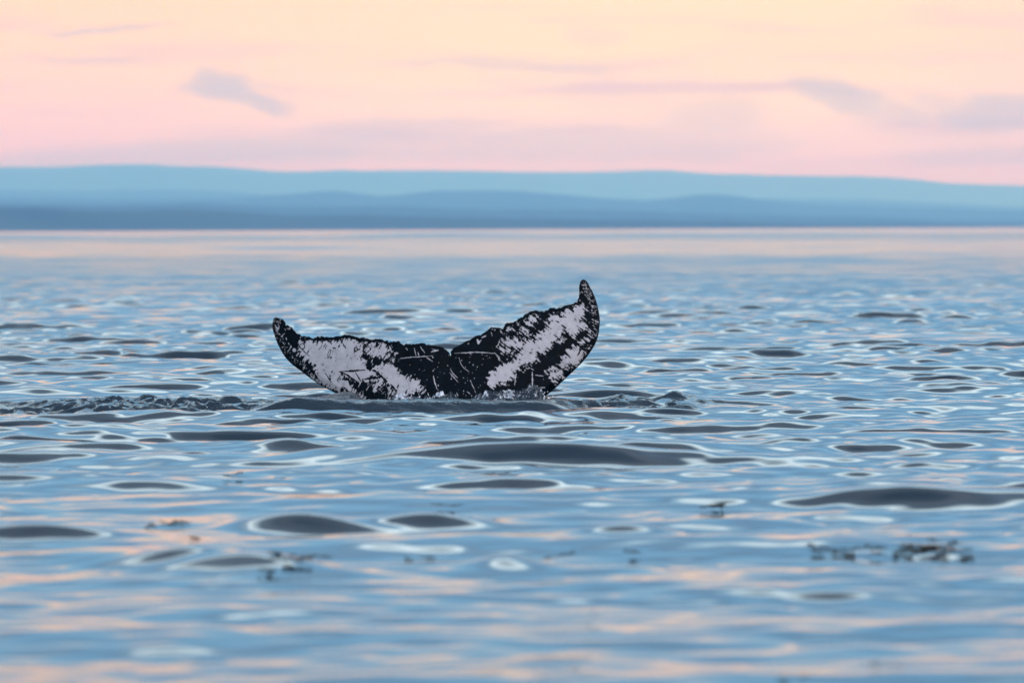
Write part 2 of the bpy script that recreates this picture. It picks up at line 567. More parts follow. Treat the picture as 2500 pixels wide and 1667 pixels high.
# ------------------------------------------------------------------ hills
def make_hills(name, Y, crest, depth, seed, rough, skew=0.0):
    """crest: (photo px x, px y) control points of the skyline"""
    nn = VNoise(seed)
    xs = np.linspace(-0.34, 0.34, 620) * Y
    Yx = Y + skew * np.clip(xs, -0.12 * Y, 0.12 * Y)
    cx = np.array([pix_plane(px, py, Y)[0] for px, py in crest])
    ca = np.array([(pix_plane(px, py, Y)[1] - CAM_H) / Y for px, py in crest])
    ang = np.interp(xs, cx, ca)
    ker = np.hanning(13)
    ang = np.convolve(np.pad(ang, 6, mode='edge'), ker / ker.sum(), 'valid')
    zc = CAM_H + ang * Yx
    q = Y / 10000.0
    zc = zc * (1 - 0.25 * sstep(0.10, 0.2, np.abs(xs) / Y) * (1 + nn(xs / (600 * q), xs * 0)))
    zc = zc + rough * (nn.fbm(xs / (60 * q), xs * 0 + 2, 3) + 0.6 * nn(xs / (14 * q), xs * 0 + 7))
    t = np.linspace(0, 1, 26)
    prof = np.sin(np.clip(t / 0.62, 0, 1) * math.pi / 2) ** 1.15 * np.where(t > 0.62, np.cos((t - 0.62) / 0.38 * math.pi / 2), 1)
    XX = np.repeat((xs * Yx / Y)[None], len(t), 0)
    YY = Yx[None] + (t[:, None] - 0.62) * depth + 0 * XX
    bump = nn.fbm(XX / (260 * q), YY / (260 * q), 4) * np.sin(np.clip(t / 0.62, 0, 1) * math.pi)[:, None] * 0.16
    ZZ = -1.2 + (zc[None] + 1.2) * np.clip(prof[:, None] + bump, 0, 1.0)
    o = mesh_np(name, np.stack([XX, YY, ZZ], -1).reshape(-1, 3), grid_faces(*XX.shape), M_FOREST)
    tag(o, kind='structure')
    return o


make_hills('hills', 33000, [(-900, 430), (-300, 412), (0, 407), (150, 406), (290, 404), (560, 408), (660, 417), (720, 421), (800, 418), (1000, 415), (1250, 420),
                            (1500, 419), (1620, 414), (1730, 424), (2000, 430), (2180, 432), (2300, 446), (2500, 454), (2800, 462), (3400, 470)], 4000, 21, 2.0, 1.6)
make_hills('hills', 22000, [(-900, 468), (0, 462), (200, 466), (420, 463), (600, 470), (760, 484), (1000, 505), (1600, 505), (1850, 484), (2100, 486),
                            (2300, 496), (2500, 506), (3400, 520)], 3000, 27, 1.2, 0.8)
make_hills('hills', 11500, [(-900, 505), (0, 494), (260, 500), (480, 494), (700, 505), (960, 503), (1200, 512), (1500, 512), (1800, 524), (2100, 528), (2300, 538), (2500, 540),
                            (3400, 550)], 1500, 28, 0.8, 1.0)
make_hills('hills', 16500, [(-900, 500), (0, 482), (300, 486), (600, 484), (760, 470), (840, 464), (900, 480), (960, 480), (1040, 466), (1280, 466),
                            (1450, 484), (1600, 491), (1700, 474), (1760, 476), (1900, 494), (2150, 506), (2500, 516), (3400, 530)], 3000, 22, 1.2, 0.8)
make_hills('hills', 7600, [(-900, 500), (0, 507), (120, 508), (250, 514), (400, 510), (560, 514), (700, 526), (900, 524), (1100, 530), (1400, 535), (1700, 538),
                           (2000, 546), (2300, 549), (2500, 551), (3400, 556)], 900, 23, 0.5, 1.6)

# ------------------------------------------------------------------ whale tail
TY = 71.9


def z1(p):
    return (600 + p[0] * 0.22963, 660 + p[1] * 0.22963)


def z2(p):
    return (1040 + p[0] * 0.22963, 660 + p[1] * 0.22963)


L_TRAIL = [(290, 510), (330, 523), (365, 535), (385, 565), (400, 595), (440, 615), (470, 635), (510, 675), (560, 708), (600, 712), (650, 718), (700, 730),
           (750, 720), (800, 715), (850, 722), (900, 722), (960, 708), (1010, 708), (1040, 690), (1100, 698), (1150, 712), (1200, 725), (1240, 722), (1280, 732),
           (1340, 745), (1385, 733), (1440, 742), (1480, 755), (1530, 768), (1600, 762), (1640, 775), (1680, 795), (1750, 790), (1810, 787), (1890, 785),
           (1960, 800), (2040, 815), (2100, 830), (2140, 855), (2165, 885), (2180, 925)]
R_TRAIL = [(262, 935), (266, 880), (272, 855), (290, 838), (340, 805), (400, 770), (460, 745), (520, 705), (580, 690), (640, 655), (690, 615), (730, 618),
           (770, 615), (820, 632), (832, 600), (855, 568), (900, 562), (960, 545), (990, 515), (1030, 505), (1060, 475), (1100, 455), (1150, 440), (1200, 438),
           (1240, 450), (1290, 435), (1340, 410), (1380, 412), (1430, 410), (1470, 390), (1520, 375), (1570, 365), (1590, 348), (1610, 350), (1625, 310),
           (1635, 260), (1637, 200), (1640, 150), (1655, 115), (1680, 100)]
R_LEAD = [(1705, 110), (1730, 140), (1745, 175), (1770, 215), (1790, 260), (1810, 310), (1830, 380), (1845, 450), (1855, 520), (1852, 600), (1840, 690),
          (1810, 780), (1770, 850), (1720, 920), (1660, 990), (1600, 1050), (1540, 1105), (1470, 1170), (1400, 1235), (1330, 1295), (1260, 1350), (1190, 1410),
          (1080, 1490), (960, 1560), (840, 1640), (760, 1760), (720, 1900), (700, 2040)]
L_LEAD = [(1980, 2040), (1950, 1900), (1900, 1760), (1800, 1640), (1640, 1560), (1480, 1500), (1300, 1440), (1180, 1400), (1100, 1372), (1040, 1356), (980, 1330),
          (900, 1290), (820, 1250), (740, 1205), (660, 1150), (580, 1090), (500, 1035), (440, 985), (390, 930), (340, 850), (300, 770), (275, 700), (255, 640),
          (250, 590), (262, 535), (275, 515)]


def resample(pts, step):
    P = np.array(pts, float)
    # Catmull-Rom for smooth curves
    q = [P[0]]
    for i in range(len(P) - 1):
        p0, p1, p2, p3 = P[max(i - 1, 0)], P[i], P[i + 1], P[min(i + 2, len(P) - 1)]
        n = max(1, int(np.linalg.norm(p2 - p1) / step))
        for k in range(1, n + 1):
            t = k / n
            q.append(0.5 * ((2 * p1) + (-p0 + p2) * t + (2 * p0 - 5 * p1 + 4 * p2 - p3) * t * t + (-p0 + 3 * p1 - 3 * p2 + p3) * t ** 3))
    return np.array(q)


def knobs(P, amp, seed, f=0.11):
    """small knobbly scallops along a trailing edge (P in photo px)"""
    nn = VNoise(seed)
    s = np.concatenate([[0], np.cumsum(np.linalg.norm(np.diff(P, axis=0), axis=1))])
    n = np.gradient(P, axis=0)
    n = np.stack([n[:, 1], -n[:, 0]], 1)
    n /= np.maximum(np.linalg.norm(n, axis=1), 1e-6)[:, None]
    env = sstep(0, 40, s) * sstep(s[-1], s[-1] - 40, s)
    k = (np.abs(np.sin(s * f * 2.2 + 3 * nn(s / 25, s * 0))) * 0.7 + nn(s / 5, s * 0 + 3) * 0.5) * env
    return P + n * (k * amp * (0.55 + 0.8 * np.clip(nn(s / 60, s * 0 + 8) + 0.5, 0, 1)))[:, None]


lt = np.array([z1(p) for p in L_TRAIL])
rt = np.array([z2(p) for p in R_TRAIL])
rl = np.array([z2(p) for p in R_LEAD])
ll = np.array([z1(p) for p in L_LEAD])
STEP = 1.8
OUT = np.concatenate([knobs(resample(lt, STEP), 2.6, 31), knobs(resample(rt, STEP), 2.4, 32), resample(rl, STEP), resample(ll, STEP)])
keep = [0]
for i in range(1, len(OUT)):
    if np.linalg.norm(OUT[i] - OUT[keep[-1]]) > 0.7:
        keep.append(i)
OUT = OUT[keep]
if np.linalg.norm(OUT[0] - OUT[-1]) < 0.7:
    OUT = OUT[:-1]


def seg_dist(P, A, B):
    d = B - A
    L = (d * d).sum()
    t = np.clip(((P - A) @ d) / max(L, 1e-9), 0, 1)
    return np.linalg.norm(P - (A + t[:, None] * d), axis=1), t


def poly_dist(P, poly, closed=True):
    dm = np.full(len(P), 1e9)
    n = len(poly)
    for i in range(n if closed else n - 1):
        dd, _ = seg_dist(P, poly[i], poly[(i + 1) % n])
        dm = np.minimum(dm, dd)
    return dm


def inside(P, poly):
    x, y = P[:, 0], P[:, 1]
    c = np.zeros(len(P), bool)
    n = len(poly)
    for i in range(n):
        x0, y0 = poly[i]
        x1, y1 = poly[(i + 1) % n]
        if y0 == y1:
            continue
        cond = (y0 > y) != (y1 > y)
        c ^= cond & (x < (x1 - x0) * (y - y0) / (y1 - y0) + x0)
    return c


GS = 1.75
gx, gy = np.meshgrid(np.arange(OUT[:, 0].min(), OUT[:, 0].max(), GS), np.arange(OUT[:, 1].min(), 1010, GS * 0.87))
gx[1::2] += GS / 2
G = np.stack([gx.ravel(), gy.ravel()], 1)
gx2, gy2 = np.meshgrid(np.arange(OUT[:, 0].min(), OUT[:, 0].max(), 9), np.arange(1012, OUT[:, 1].max(), 9))
G = np.concatenate([G, np.stack([gx2.ravel(), gy2.ravel()], 1)])
G = G[inside(G, OUT)]
coarse = OUT[::3]
db = poly_dist(G, coarse)
G = G[db > 1.6]
ALL = np.concatenate([OUT, G])
nb = len(OUT)
res = delaunay_2d_cdt([Vector(p) for p in ALL], [(i, (i + 1) % nb) for i in range(nb)], [], 1, 1e-5)
TP = np.array([tuple(v) for v in res[0]])
TF = np.array([f for f in res[2] if len(f) == 3])
orig = res[3]
isb = np.array([any(o < nb for o in og) if og else False for og in orig])
isb &= poly_dist(TP, OUT) < 0.3

# pigment pattern painted on the underside of the fluke, in photo pixel coordinates -------------
def blob(P, pts, conv, soft=7.0):
    poly = np.array([conv(p) for p in pts])
    dd = poly_dist(P, poly)
    return np.where(inside(P, poly), dd, -dd) / soft      # signed distance, units of softness


P = TP
nP1, nP2, nP3 = VNoise(41), VNoise(42), VNoise(43)
cxr = P[:, 0] > 1101


def rotn(nv, ang, lx, ly, o=3):
    c, s = math.cos(ang), math.sin(ang)
    return nv.fbm((P[:, 0] * c + P[:, 1] * s) / lx + 50, (-P[:, 0] * s + P[:, 1] * c) / ly + 50, o, 0.6)


streakR = rotn(nP1, math.radians(38), 16, 3.2)
streakL = rotn(nP2, math.radians(-58), 13, 3.2)
grain = nP3.fbm(P[:, 0] / 9 + 7, P[:, 1] / 9, 4, 0.65)
st = np.where(cxr, streakR, streakL)

WHITE_L = [
    ([(545, 762), (640, 765), (750, 758), (860, 762), (960, 750), (1010, 742), (1080, 728), (1160, 735), (1212, 762), (1222, 850), (1215, 910), (1255, 970),
      (1295, 1050), (1360, 1090), (1400, 1125), (1330, 1150), (1235, 1165), (1200, 1210), (1120, 1165), (1050, 1120), (1010, 1120), (1040, 1180), (1120, 1230),
      (1200, 1300), (1290, 1370), (1280, 1400), (1150, 1390), (1080, 1300), (1010, 1240), (1000, 1300), (930, 1270), (800, 1225), (690, 1150), (745, 1095), (680, 1030),
      (605, 960), (545, 890), (500, 870), (475, 835), (535, 830)], 6.0),
    ([(1275, 775), (1340, 770), (1400, 790), (1480, 790), (1520, 830), (1560, 900), (1570, 960), (1500, 960), (1420, 910), (1330, 900), (1270, 860)], 11.0),
    ([(1400, 1040), (1450, 1000), (1540, 985), (1640, 1065), (1760, 1150), (1870, 1225), (1885, 1300), (1800, 1290), (1760, 1320), (1650, 1330), (1600, 1290), (1500, 1190),
      (1420, 1100), (1350, 1040)], 6.0),
    ([(1360, 1280), (1500, 1270), (1620, 1290), (1680, 1390), (1620, 1400), (1500, 1310), (1390, 1300)], 9.0),
    ([(1250, 1160), (1400, 1150), (1470, 1180), (1440, 1210), (1320, 1200)], 8.0)]
BLACK_L = [
    ([(1150, 1180), (1250, 1215), (1450, 1225), (1470, 1260), (1340, 1270), (1290, 1300), (1330, 1400), (1290, 1380), (1200, 1270)], 6.0),
    ([(1230, 730), (1260, 730), (1265, 790), (1250, 870), (1240, 930), (1212, 900), (1232, 830)], 6.0),
    ([(1235, 935), (1330, 930), (1420, 950), (1450, 985), (1390, 1030), (1310, 1030)], 10.0)]
WHITE_R = [
    ([(1270, 520), (1330, 462), (1400, 455), (1480, 440), (1560, 415), (1640, 380), (1685, 365), (1692, 480), (1728, 600), (1700, 640), (1620, 680), (1570, 720), (1480, 700),
      (1500, 770), (1440, 780), (1370, 770), (1260, 860), (1200, 900), (1195, 970), (1080, 1005), (960, 1070), (930, 1150), (870, 1190), (780, 1205), (660, 1225), (645, 1175),
      (720, 1060), (790, 1000), (900, 975), (1000, 870), (1050, 780), (1100, 735), (1140, 760), (1180, 700), (1240, 625), (1290, 570)], 6.5),
    ([(1430, 930), (1530, 840), (1620, 785), (1660, 820), (1705, 865), (1690, 960), (1600, 1040), (1500, 1060), (1420, 1085), (1390, 1020)], 6.5),
    ([(1640, 770), (1700, 690), (1750, 670), (1735, 730), (1690, 790), (1660, 800)], 5.0),
    ([(1265, 1085), (1400, 1035), (1480, 1090), (1440, 1140), (1320, 1165)], 8.0),
    ([(835, 640), (890, 600), (1000, 600), (1060, 640), (1010, 720), (1030, 800), (930, 880), (800, 900), (740, 850), (800, 780), (830, 720)], 15.0),
    ([(1050, 560), (1110, 500), (1180, 480), (1230, 520), (1150, 560), (1100, 620)], 9.0)]
BLACK_R = [
    ([(1165, 510), (1290, 560), (1230, 625), (1180, 700), (1140, 755), (1105, 690), (1130, 600)], 9.0),
    ([(840, 650), (920, 640), (960, 700), (900, 740), (850, 700)], 8.0), ([(850, 800), (960, 810), (940, 860), (850, 860)], 8.0),
    ([(1215, 900), (1300, 860), (1400, 830), (1520, 790), (1480, 850), (1390, 910), (1300, 990), (1225, 1020)], 13.0),
    ([(1090, 640), (1050, 720), (1010, 780), (980, 720), (1030, 640)], 12.0)]

val = np.full(len(P), -3.0)
for pts, soft in WHITE_L:
    val = np.maximum(val, blob(P, pts, z1, soft))
for pts, soft in WHITE_R:
    val = np.maximum(val, blob(P, pts, z2, soft))
for pts, soft in BLACK_L:
    val = np.minimum(val, -blob(P, pts, z1, soft))
for pts, soft in BLACK_R:
    val = np.minimum(val, -blob(P, pts, z2, soft))
fleck = nP1.fbm(P[:, 0] / 4.5 + 90, P[:, 1] / 4.5, 3, 0.7)
cloudy = nP3.fbm(P[:, 0] / 38 + 20, P[:, 1] / 30, 3, 0.55)
val = np.clip(val + 0.10, -2.4, 2.0) + 2.3 * st + 1.1 * grain + 1.2 * fleck + np.where(cxr, 0.9, 0.45) * cloudy + 1.3 * np.minimum(0, fleck + 0.12)
pig = sstep(-0.75, 0.85, val) * (0.84 + 0.30 * grain + 0.22 * cloudy)


def seg_mark(pts, conv, w, v, wob=0.0, taper=True, seed=0):
    global pig
    Q = np.array([conv(p) for p in pts])
    L = np.linalg.norm(np.diff(Q, axis=0), axis=1).sum()
    s0 = 0
    for i in range(len(Q) - 1):
        dd, t = seg_dist(P, Q[i], Q[i + 1])
        l = np.linalg.norm(Q[i + 1] - Q[i])
        s = (s0 + t * l) / L
        ww = w * ((0.35 + 0.65 * np.sin(np.pi * np.clip(s, 0, 1))) if taper else 1) * (1 + 0.8 * wob * nP1(P[:, 0] / 4, P[:, 1] / 4))
        m = sstep(ww + 0.9, np.maximum(ww - 0.9, 0.0), dd)
        pig = pig * (1 - m) + v * m
        s0 += l


def ring(c, conv, r, w, v, fill=None):
    global pig
    q = np.array(conv(c))
    dd = np.linalg.norm((P - q) * np.array([1, 0.92]), axis=1)
    if fill is not None:
        m = sstep(r + 0.6, r - 0.6, dd)
        pig = pig * (1 - m) + fill * m
    m = sstep(w + 0.7, max(w - 0.7, 0), np.abs(dd - r))
    pig = pig * (1 - m) + v * m


# scars on the white of the left lobe
for pts, w in [([(1005, 1082), (1100, 1075), (1180, 1070), (1265, 1062)], 2.0), ([(985, 1080), (1060, 1110), (1140, 1165), (1200, 1200)], 2.2),
               ([(1160, 1090), (1200, 1150), (1225, 1185)], 1.1), ([(1370, 1060), (1430, 1120), (1495, 1192)], 2.2), ([(1235, 1165), (1310, 1150), (1430, 1140)], 2.4),
               ([(835, 1100), (870, 1150), (908, 1198)], .7), ([(560, 825), (610, 880), (662, 920)], 1.0), ([(640, 1035), (700, 1075), (760, 1165)], 1.6),
               ([(1540, 1210), (1570, 1250), (1600, 1285)], 2.2), ([(660, 1120), (720, 1130), (760, 1168)], 1.2), ([(1000, 1270), (1030, 1310), (1055, 1345)], 2.0),
               ([(1030, 1240), (1080, 1290), (1110, 1350)], 2.2), ([(860, 945), (862, 900), (880, 850)], .6), ([(895, 850), (885, 900), (862, 945)], .6),
               ([(810, 830), (835, 790), (845, 785)], .9), ([(760, 860), (790, 815), (805, 780)], .8), ([(830, 850), (850, 800)], .9), ([(735, 805), (755, 775)], .9),
               ([(975, 825), (990, 795)], 1.5), ([(915, 830), (950, 835)], 1.5), ([(1020, 780), (1060, 840)], 1.1), ([(725, 770), (745, 760)], .8)]:
    seg_mark(pts, z1, w, 0.0, 0.8)
ring((583, 817), z1, 6.0, 1.0, 0.0, 1.0)
ring((495, 858), z1, 5.4, .9, 0.0, 1.0)
ring((1165, 845), z1, 4.0, .9, 0.0)
ring((722, 1018), z1, 2.6, .9, 0.0)
ring((895, 935), z1, 2.0, .8, 0.0)
# pale scratches on the black middle
for pts, w in [([(1640, 938), (1750, 925), (1870, 918), (1990, 910)], .9), ([(1915, 925), (1950, 945), (1985, 968)], .8), ([(1790, 830), (1800, 870), (1810, 910)], .8),
               ([(1845, 800), (1880, 850), (1905, 880)], .7), ([(1830, 870), (1840, 910)], 1.2), ([(1995, 1130), (2010, 1190), (2030, 1245)], .9),
               ([(1970, 870), (2030, 850), (2050, 850)], 1.9), ([(1575, 880), (1620, 885)], 1.7), ([(1525, 805), (1545, 870)], 1.3),
               ([(1275, 1280), (1305, 1235)], .8), ([(1690, 815), (1720, 850)], 1.2), ([(1640, 800), (1690, 800)], 1.8), ([(280, 590), (300, 620), (295, 640)], 1.0),
               ([(315, 585), (328, 610), (318, 650)], .9), ([(395, 640), (400, 650)], .9), ([(430, 620), (435, 630)], .9), ([(345, 720), (390, 680)], .7),
               ([(405, 720), (410, 760)], .9), ([(370, 775), (385, 800)], .8), ([(430, 780), (440, 800)], .8)]:
    seg_mark(pts, z1, w, 1.0, 0.8)
for pts, w in [([(300, 880), (420, 878), (540, 870), (715, 882)], 1.1), ([(350, 925), (370, 990), (400, 1035), (455, 1075)], .8), ([(250, 1085), (300, 1140), (345, 1190)], .8),
               ([(260, 1050), (290, 1100), (335, 1140)], .7), ([(80, 1120), (95, 1190), (115, 1250)], .8), ([(470, 1165), (495, 1220), (530, 1295)], .7),
               ([(1130, 1080), (1132, 1180), (1128, 1260), (1115, 1340)], 1.9), ([(1085, 1225), (1125, 1245), (1180, 1248), (1235, 1265)], 1.1), ([(1085, 1275), (1095, 1310), (1115, 1340)], 1.7),
               ([(1205, 1245), (1265, 1247)], .8), ([(960, 1100), (950, 1160), (942, 1220)], .8), ([(325, 1290), (342, 1330)], .7), ([(440, 1285), (468, 1308)], .7),
               ([(620, 1285), (620, 1320)], .8), ([(160, 1290), (185, 1325)], .8), ([(785, 740), (770, 790), (740, 825)], .8), ([(690, 650), (705, 700)], .8),
               ([(540, 720), (555, 770), (590, 740)], 2.2), ([(590, 715), (640, 695)], 1.9), ([(55, 830), (90, 840), (120, 850)], 1.8), ([(1480, 405), (1510, 435)], 1.1),
               ([(1110, 1040), (1150, 1065)], .7), ([(1165, 1115), (1250, 1125)], .9)]:
    seg_mark(pts, z2, w, 1.0, 0.8)
for pts, w in [([(1500, 718), (1580, 765), (1660, 830), (1720, 870)], 3.6), ([(1700, 790), (1650, 850), (1610, 912)], 2.0), ([(1390, 450), (1425, 490), (1455, 505)], 2.2),
               ([(1440, 580), (1470, 605), (1495, 620)], 1.8), ([(1375, 540), (1420, 560)], 1.4), ([(1460, 490), (1495, 505)], 1.2), ([(1500, 990), (1540, 1040), (1580, 1060)], 1.4),
               ([(1420, 1060), (1520, 1030), (1640, 1000)], 1.0), ([(1340, 470), (1390, 465)], 1.2)]:
    seg_mark(pts, z2, w, 0.0, 0.9)
# specks, on the dark middle and along the tips
rs = np.random.default_rng(77)
for k in range(190):
    if k < 75:
        q = np.array([rs.uniform(1000, 1180), rs.uniform(862, 972)])
    elif k < 135:
        t = rs.random()
        q = np.array(z2((1680 + 130 * math.sin(t * 2.2) + rs.normal(0, 28), 130 + 600 * t)))
    else:
        t = rs.random()
        q = np.array(z1((290 + 420 * t ** 1.4 + rs.normal(0, 22), 620 + 520 * t)))
    r = rs.uniform(0.5, 1.25)
    dd = np.linalg.norm((P - q) * np.array([1.0, rs.uniform(0.6, 1.4)]), axis=1)
    m = sstep(r + 0.8, max(r - 0.6, 0), dd)
    pig = pig * (1 - m) + m
# hatch of fine arcs inside the leading edge
band = poly_dist(P, np.concatenate([resample(rl[:20], 6)]), False)
hat = rotn(nP2, math.radians(25), 9, 2.0, 2)
pig = np.maximum(pig, 0.8 * sstep(0.30, 0.5, hat) * sstep(3, 6, band) * sstep(26, 14, band) * (P[:, 1] < 905))
bandl = poly_dist(P, np.concatenate([resample(ll[9:26], 6)]), False)
hat2 = rotn(nP1, math.radians(-40), 8, 2.4, 2)
pig = np.maximum(pig, 0.75 * sstep(0.32, 0.5, hat2) * sstep(3, 6, bandl) * sstep(24, 12, bandl) * (P[:, 0] < 780))
# dark rim everywhere along the trailing edge
trail = np.concatenate([resample(lt, 5), resample(rt, 5)])
drim = poly_dist(P, trail, False)
pig *= sstep(4.0, 8.5, drim + 3.5 * grain)

# to metres, with the body's depth: thick at the root, thin at the trailing edge, lobes swept back
dist = poly_dist(TP, OUT[::2])
dT = poly_dist(TP, trail, False)
XZ = np.array([pix_plane(p[0], p[1], TY) for p in TP])
mpp = K * TY
tx = (TP[:, 0] - 1101) * mpp
edge = np.minimum(dist, 40) * mpp
half = 0.016 * np.sqrt(np.clip(edge / 0.02, 0, 1)) + 0.085 * (1 - np.exp(-np.clip(dT * mpp, 0, 1) / 0.35)) * np.sqrt(np.clip(edge / 0.10, 0, 1))
half += 0.13 * np.exp(-0.5 * (tx / 0.42) ** 2) * sstep(0.45, -0.1, XZ[:, 1]) * np.clip(edge / 0.1, 0, 1)
half += 0.004 * nP3.fbm(TP[:, 0] / 14, TP[:, 1] / 14, 3) * np.clip(edge / 0.03, 0, 1)
half[isb] = 0
half = np.maximum(half, 0)
sweep = 0.10 * tx ** 2 + 0.16 * np.clip(XZ[:, 1], -0.6, 2) + np.where(tx < 0, 0.06 * np.abs(tx) ** 1.5, 0)
front_v = np.stack([XZ[:, 0], TY + sweep - half, XZ[:, 1]], 1)
back_v = np.stack([XZ[:, 0], TY + sweep + half * 0.8, XZ[:, 1]], 1)
nT = len(TP)
idx_back = np.arange(nT)
nbm = ~isb
idx_back[nbm] = nT + np.arange(nbm.sum())
a, b, c = (TP[TF[:, i]] for i in range(3))
area = (b[:, 0] - a[:, 0]) * (c[:, 1] - a[:, 1]) - (b[:, 1] - a[:, 1]) * (c[:, 0] - a[:, 0])
TFf = np.where((area > 0)[:, None], TF[:, ::-1], TF)      # photo y runs down: clockwise there faces the camera
VV = np.concatenate([front_v, back_v[nbm]])
FF = np.concatenate([TFf, idx_back[TFf][:, ::-1]])
ctr = np.array([tx.mean() * 0 + pix_plane(1101, 985, TY)[0], TY, 0.0])
pig_all = np.concatenate([pig, 0.0 * pig[nbm]])
whale = mesh_np('whale_tail', VV - ctr, FF, M_SKIN, True, {'pigment': pig_all})
whale.location = ctr
tag(whale, 'black whale tail fluke with scratched white patches, raised out of the water', 'whale')


def ico(bm, loc, r, sub=1, scale=(1, 1, 1)):
    g = bmesh.ops.create_icosphere(bm, subdivisions=sub, radius=r)
    for v in g['verts']:
        v.co = Vector((v.co.x * scale[0] + loc[0], v.co.y * scale[1] + loc[1], v.co.z * scale[2] + loc[2]))


# barnacles on the tips and along the knobbly trailing edge
bm = bmesh.new()
rr = random.Random(8)
order = np.arange(nT)
tipR = np.array(z2((1690, 100)))
tipL = np.array(z1((290, 510)))
wt = np.exp(-np.linalg.norm(TP - tipR, axis=1) / 28) + 0.5 * np.exp(-np.linalg.norm(TP - tipL, axis=1) / 20) + 0.05 * (drim < 7)
wt = wt * (dist < 16)
pick = np.random.default_rng(5).choice(nT, 80, replace=False, p=wt / wt.sum())
for i in pick:
    p = front_v[i] - ctr
    r = rr.uniform(0.006, 0.013)
    ico(bm, p, r, 1, (1, 0.8, 1))
me = bpy.data.meshes.new('barnacles')
bm.to_mesh(me)
bm.free()
me.materials.append(M_BARN)
bo = bpy.data.objects.new('barnacles', me)
COL.objects.link(bo)
bo.parent = whale
bo['kind'] = 'stuff'

# ------------------------------------------------------------------ splash at the foot of the fluke
def splash_strip(px0, px1, y0, y1, hmax, seed):
    x0, x1 = pix_plane(px0, 980, TY)[0], pix_plane(px1, 980, TY)[0]
    nx, ny = int((x1 - x0) / 0.009), int((y1 - y0) / 0.012)
    xs, ys = np.linspace(x0, x1, nx), np.linspace(y0, y1, ny)
    YY, XX = np.meshgrid(ys, xs, indexing='ij')
    n1, n2 = VNoise(seed), VNoise(seed + 1)
    u_ = (XX - x0) / (x1 - x0)
    v_ = (YY - y0) / (y1 - y0)
    env = sstep(0, 0.25, u_) * sstep(1, 0.80, u_) * sstep(0, 0.55, v_) * sstep(1.0, 0.8, v_)
    lump = np.clip(0.55 + 0.9 * n1.fbm(XX / 0.28, YY / 0.3, 3), 0.05, 1.4)
    spike = (1 - np.abs(n2.fbm(XX / 0.07, YY / 0.08, 4, 0.6))) ** 3
    h = env * hmax * lump * (0.55 + 0.75 * spike)
    zb = np.array([[0.0]])
    base_z = np.empty_like(XX)
    for j in range(0, nx):
        base_z[:, j] = water_z(xs[j], 0.5 * (y0 + y1)) if j % 8 == 0 else base_z[:, j - 1]
    ker = np.ones(41) / 41
    line = np.convolve(np.pad(base_z[0], 20, mode='edge'), ker, 'valid')
    ZZ = line[None] - 0.06 + h + 0.0 * XX
    foam = env * np.clip(0.4 + 1.1 * n1.fbm(XX / 0.35 + 30, YY / 0.5, 2), 0, 1) * lump
    return np.stack([XX, YY, ZZ], -1).reshape(-1, 3), grid_faces(ny, nx), foam.ravel()


parts = [splash_strip(880, 1140, 71.10, 71.80, .16, 61), splash_strip(1120, 1350, 71.10, 71.85, .18, 65), splash_strip(1040, 1140, 70.95, 71.5, .20, 69)]
Vs, Fs, As, off = [], [], [], 0
for v, f, a_ in parts:
    Vs.append(v)
    Fs.append(f + off)
    As.append(a_)
    off += len(v)
spl = mesh_np('splash', np.concatenate(Vs), np.concatenate(Fs), M_SPLASH, True, {'foam': np.concatenate(As)})
tag(spl, kind='stuff')

bm = bmesh.new()
for k in range(110):
    side_ = rr.random()
    if side_ < 0.4:
        px, py = rr.gauss(1336, 12), 985 - abs(rr.gauss(0, 12))
    elif side_ < 0.7:
        px, py = rr.gauss(1075, 40), 985 - abs(rr.gauss(0, 10))
    elif side_ < 0.85:
        px, py = rr.uniform(900, 1330), 982 - abs(rr.gauss(0, 7))
    else:
        px, py = rr.gauss(790, 25), 978 - abs(rr.gauss(0, 9))
    yy = 71.2 + rr.uniform(-0.2, 0.2)
    x, z = pix_plane(px, py, yy)
    ico(bm, (x, yy, z), rr.uniform(0.003, 0.009), 1, (1, 1, rr.uniform(0.8, 1.5)))
me = bpy.data.meshes.new('spray')
bm.to_mesh(me)
bm.free()
me.materials.append(M_DROP)
spray = bpy.data.objects.new('spray', me)
COL.objects.link(spray)
tag(spray, kind='stuff')


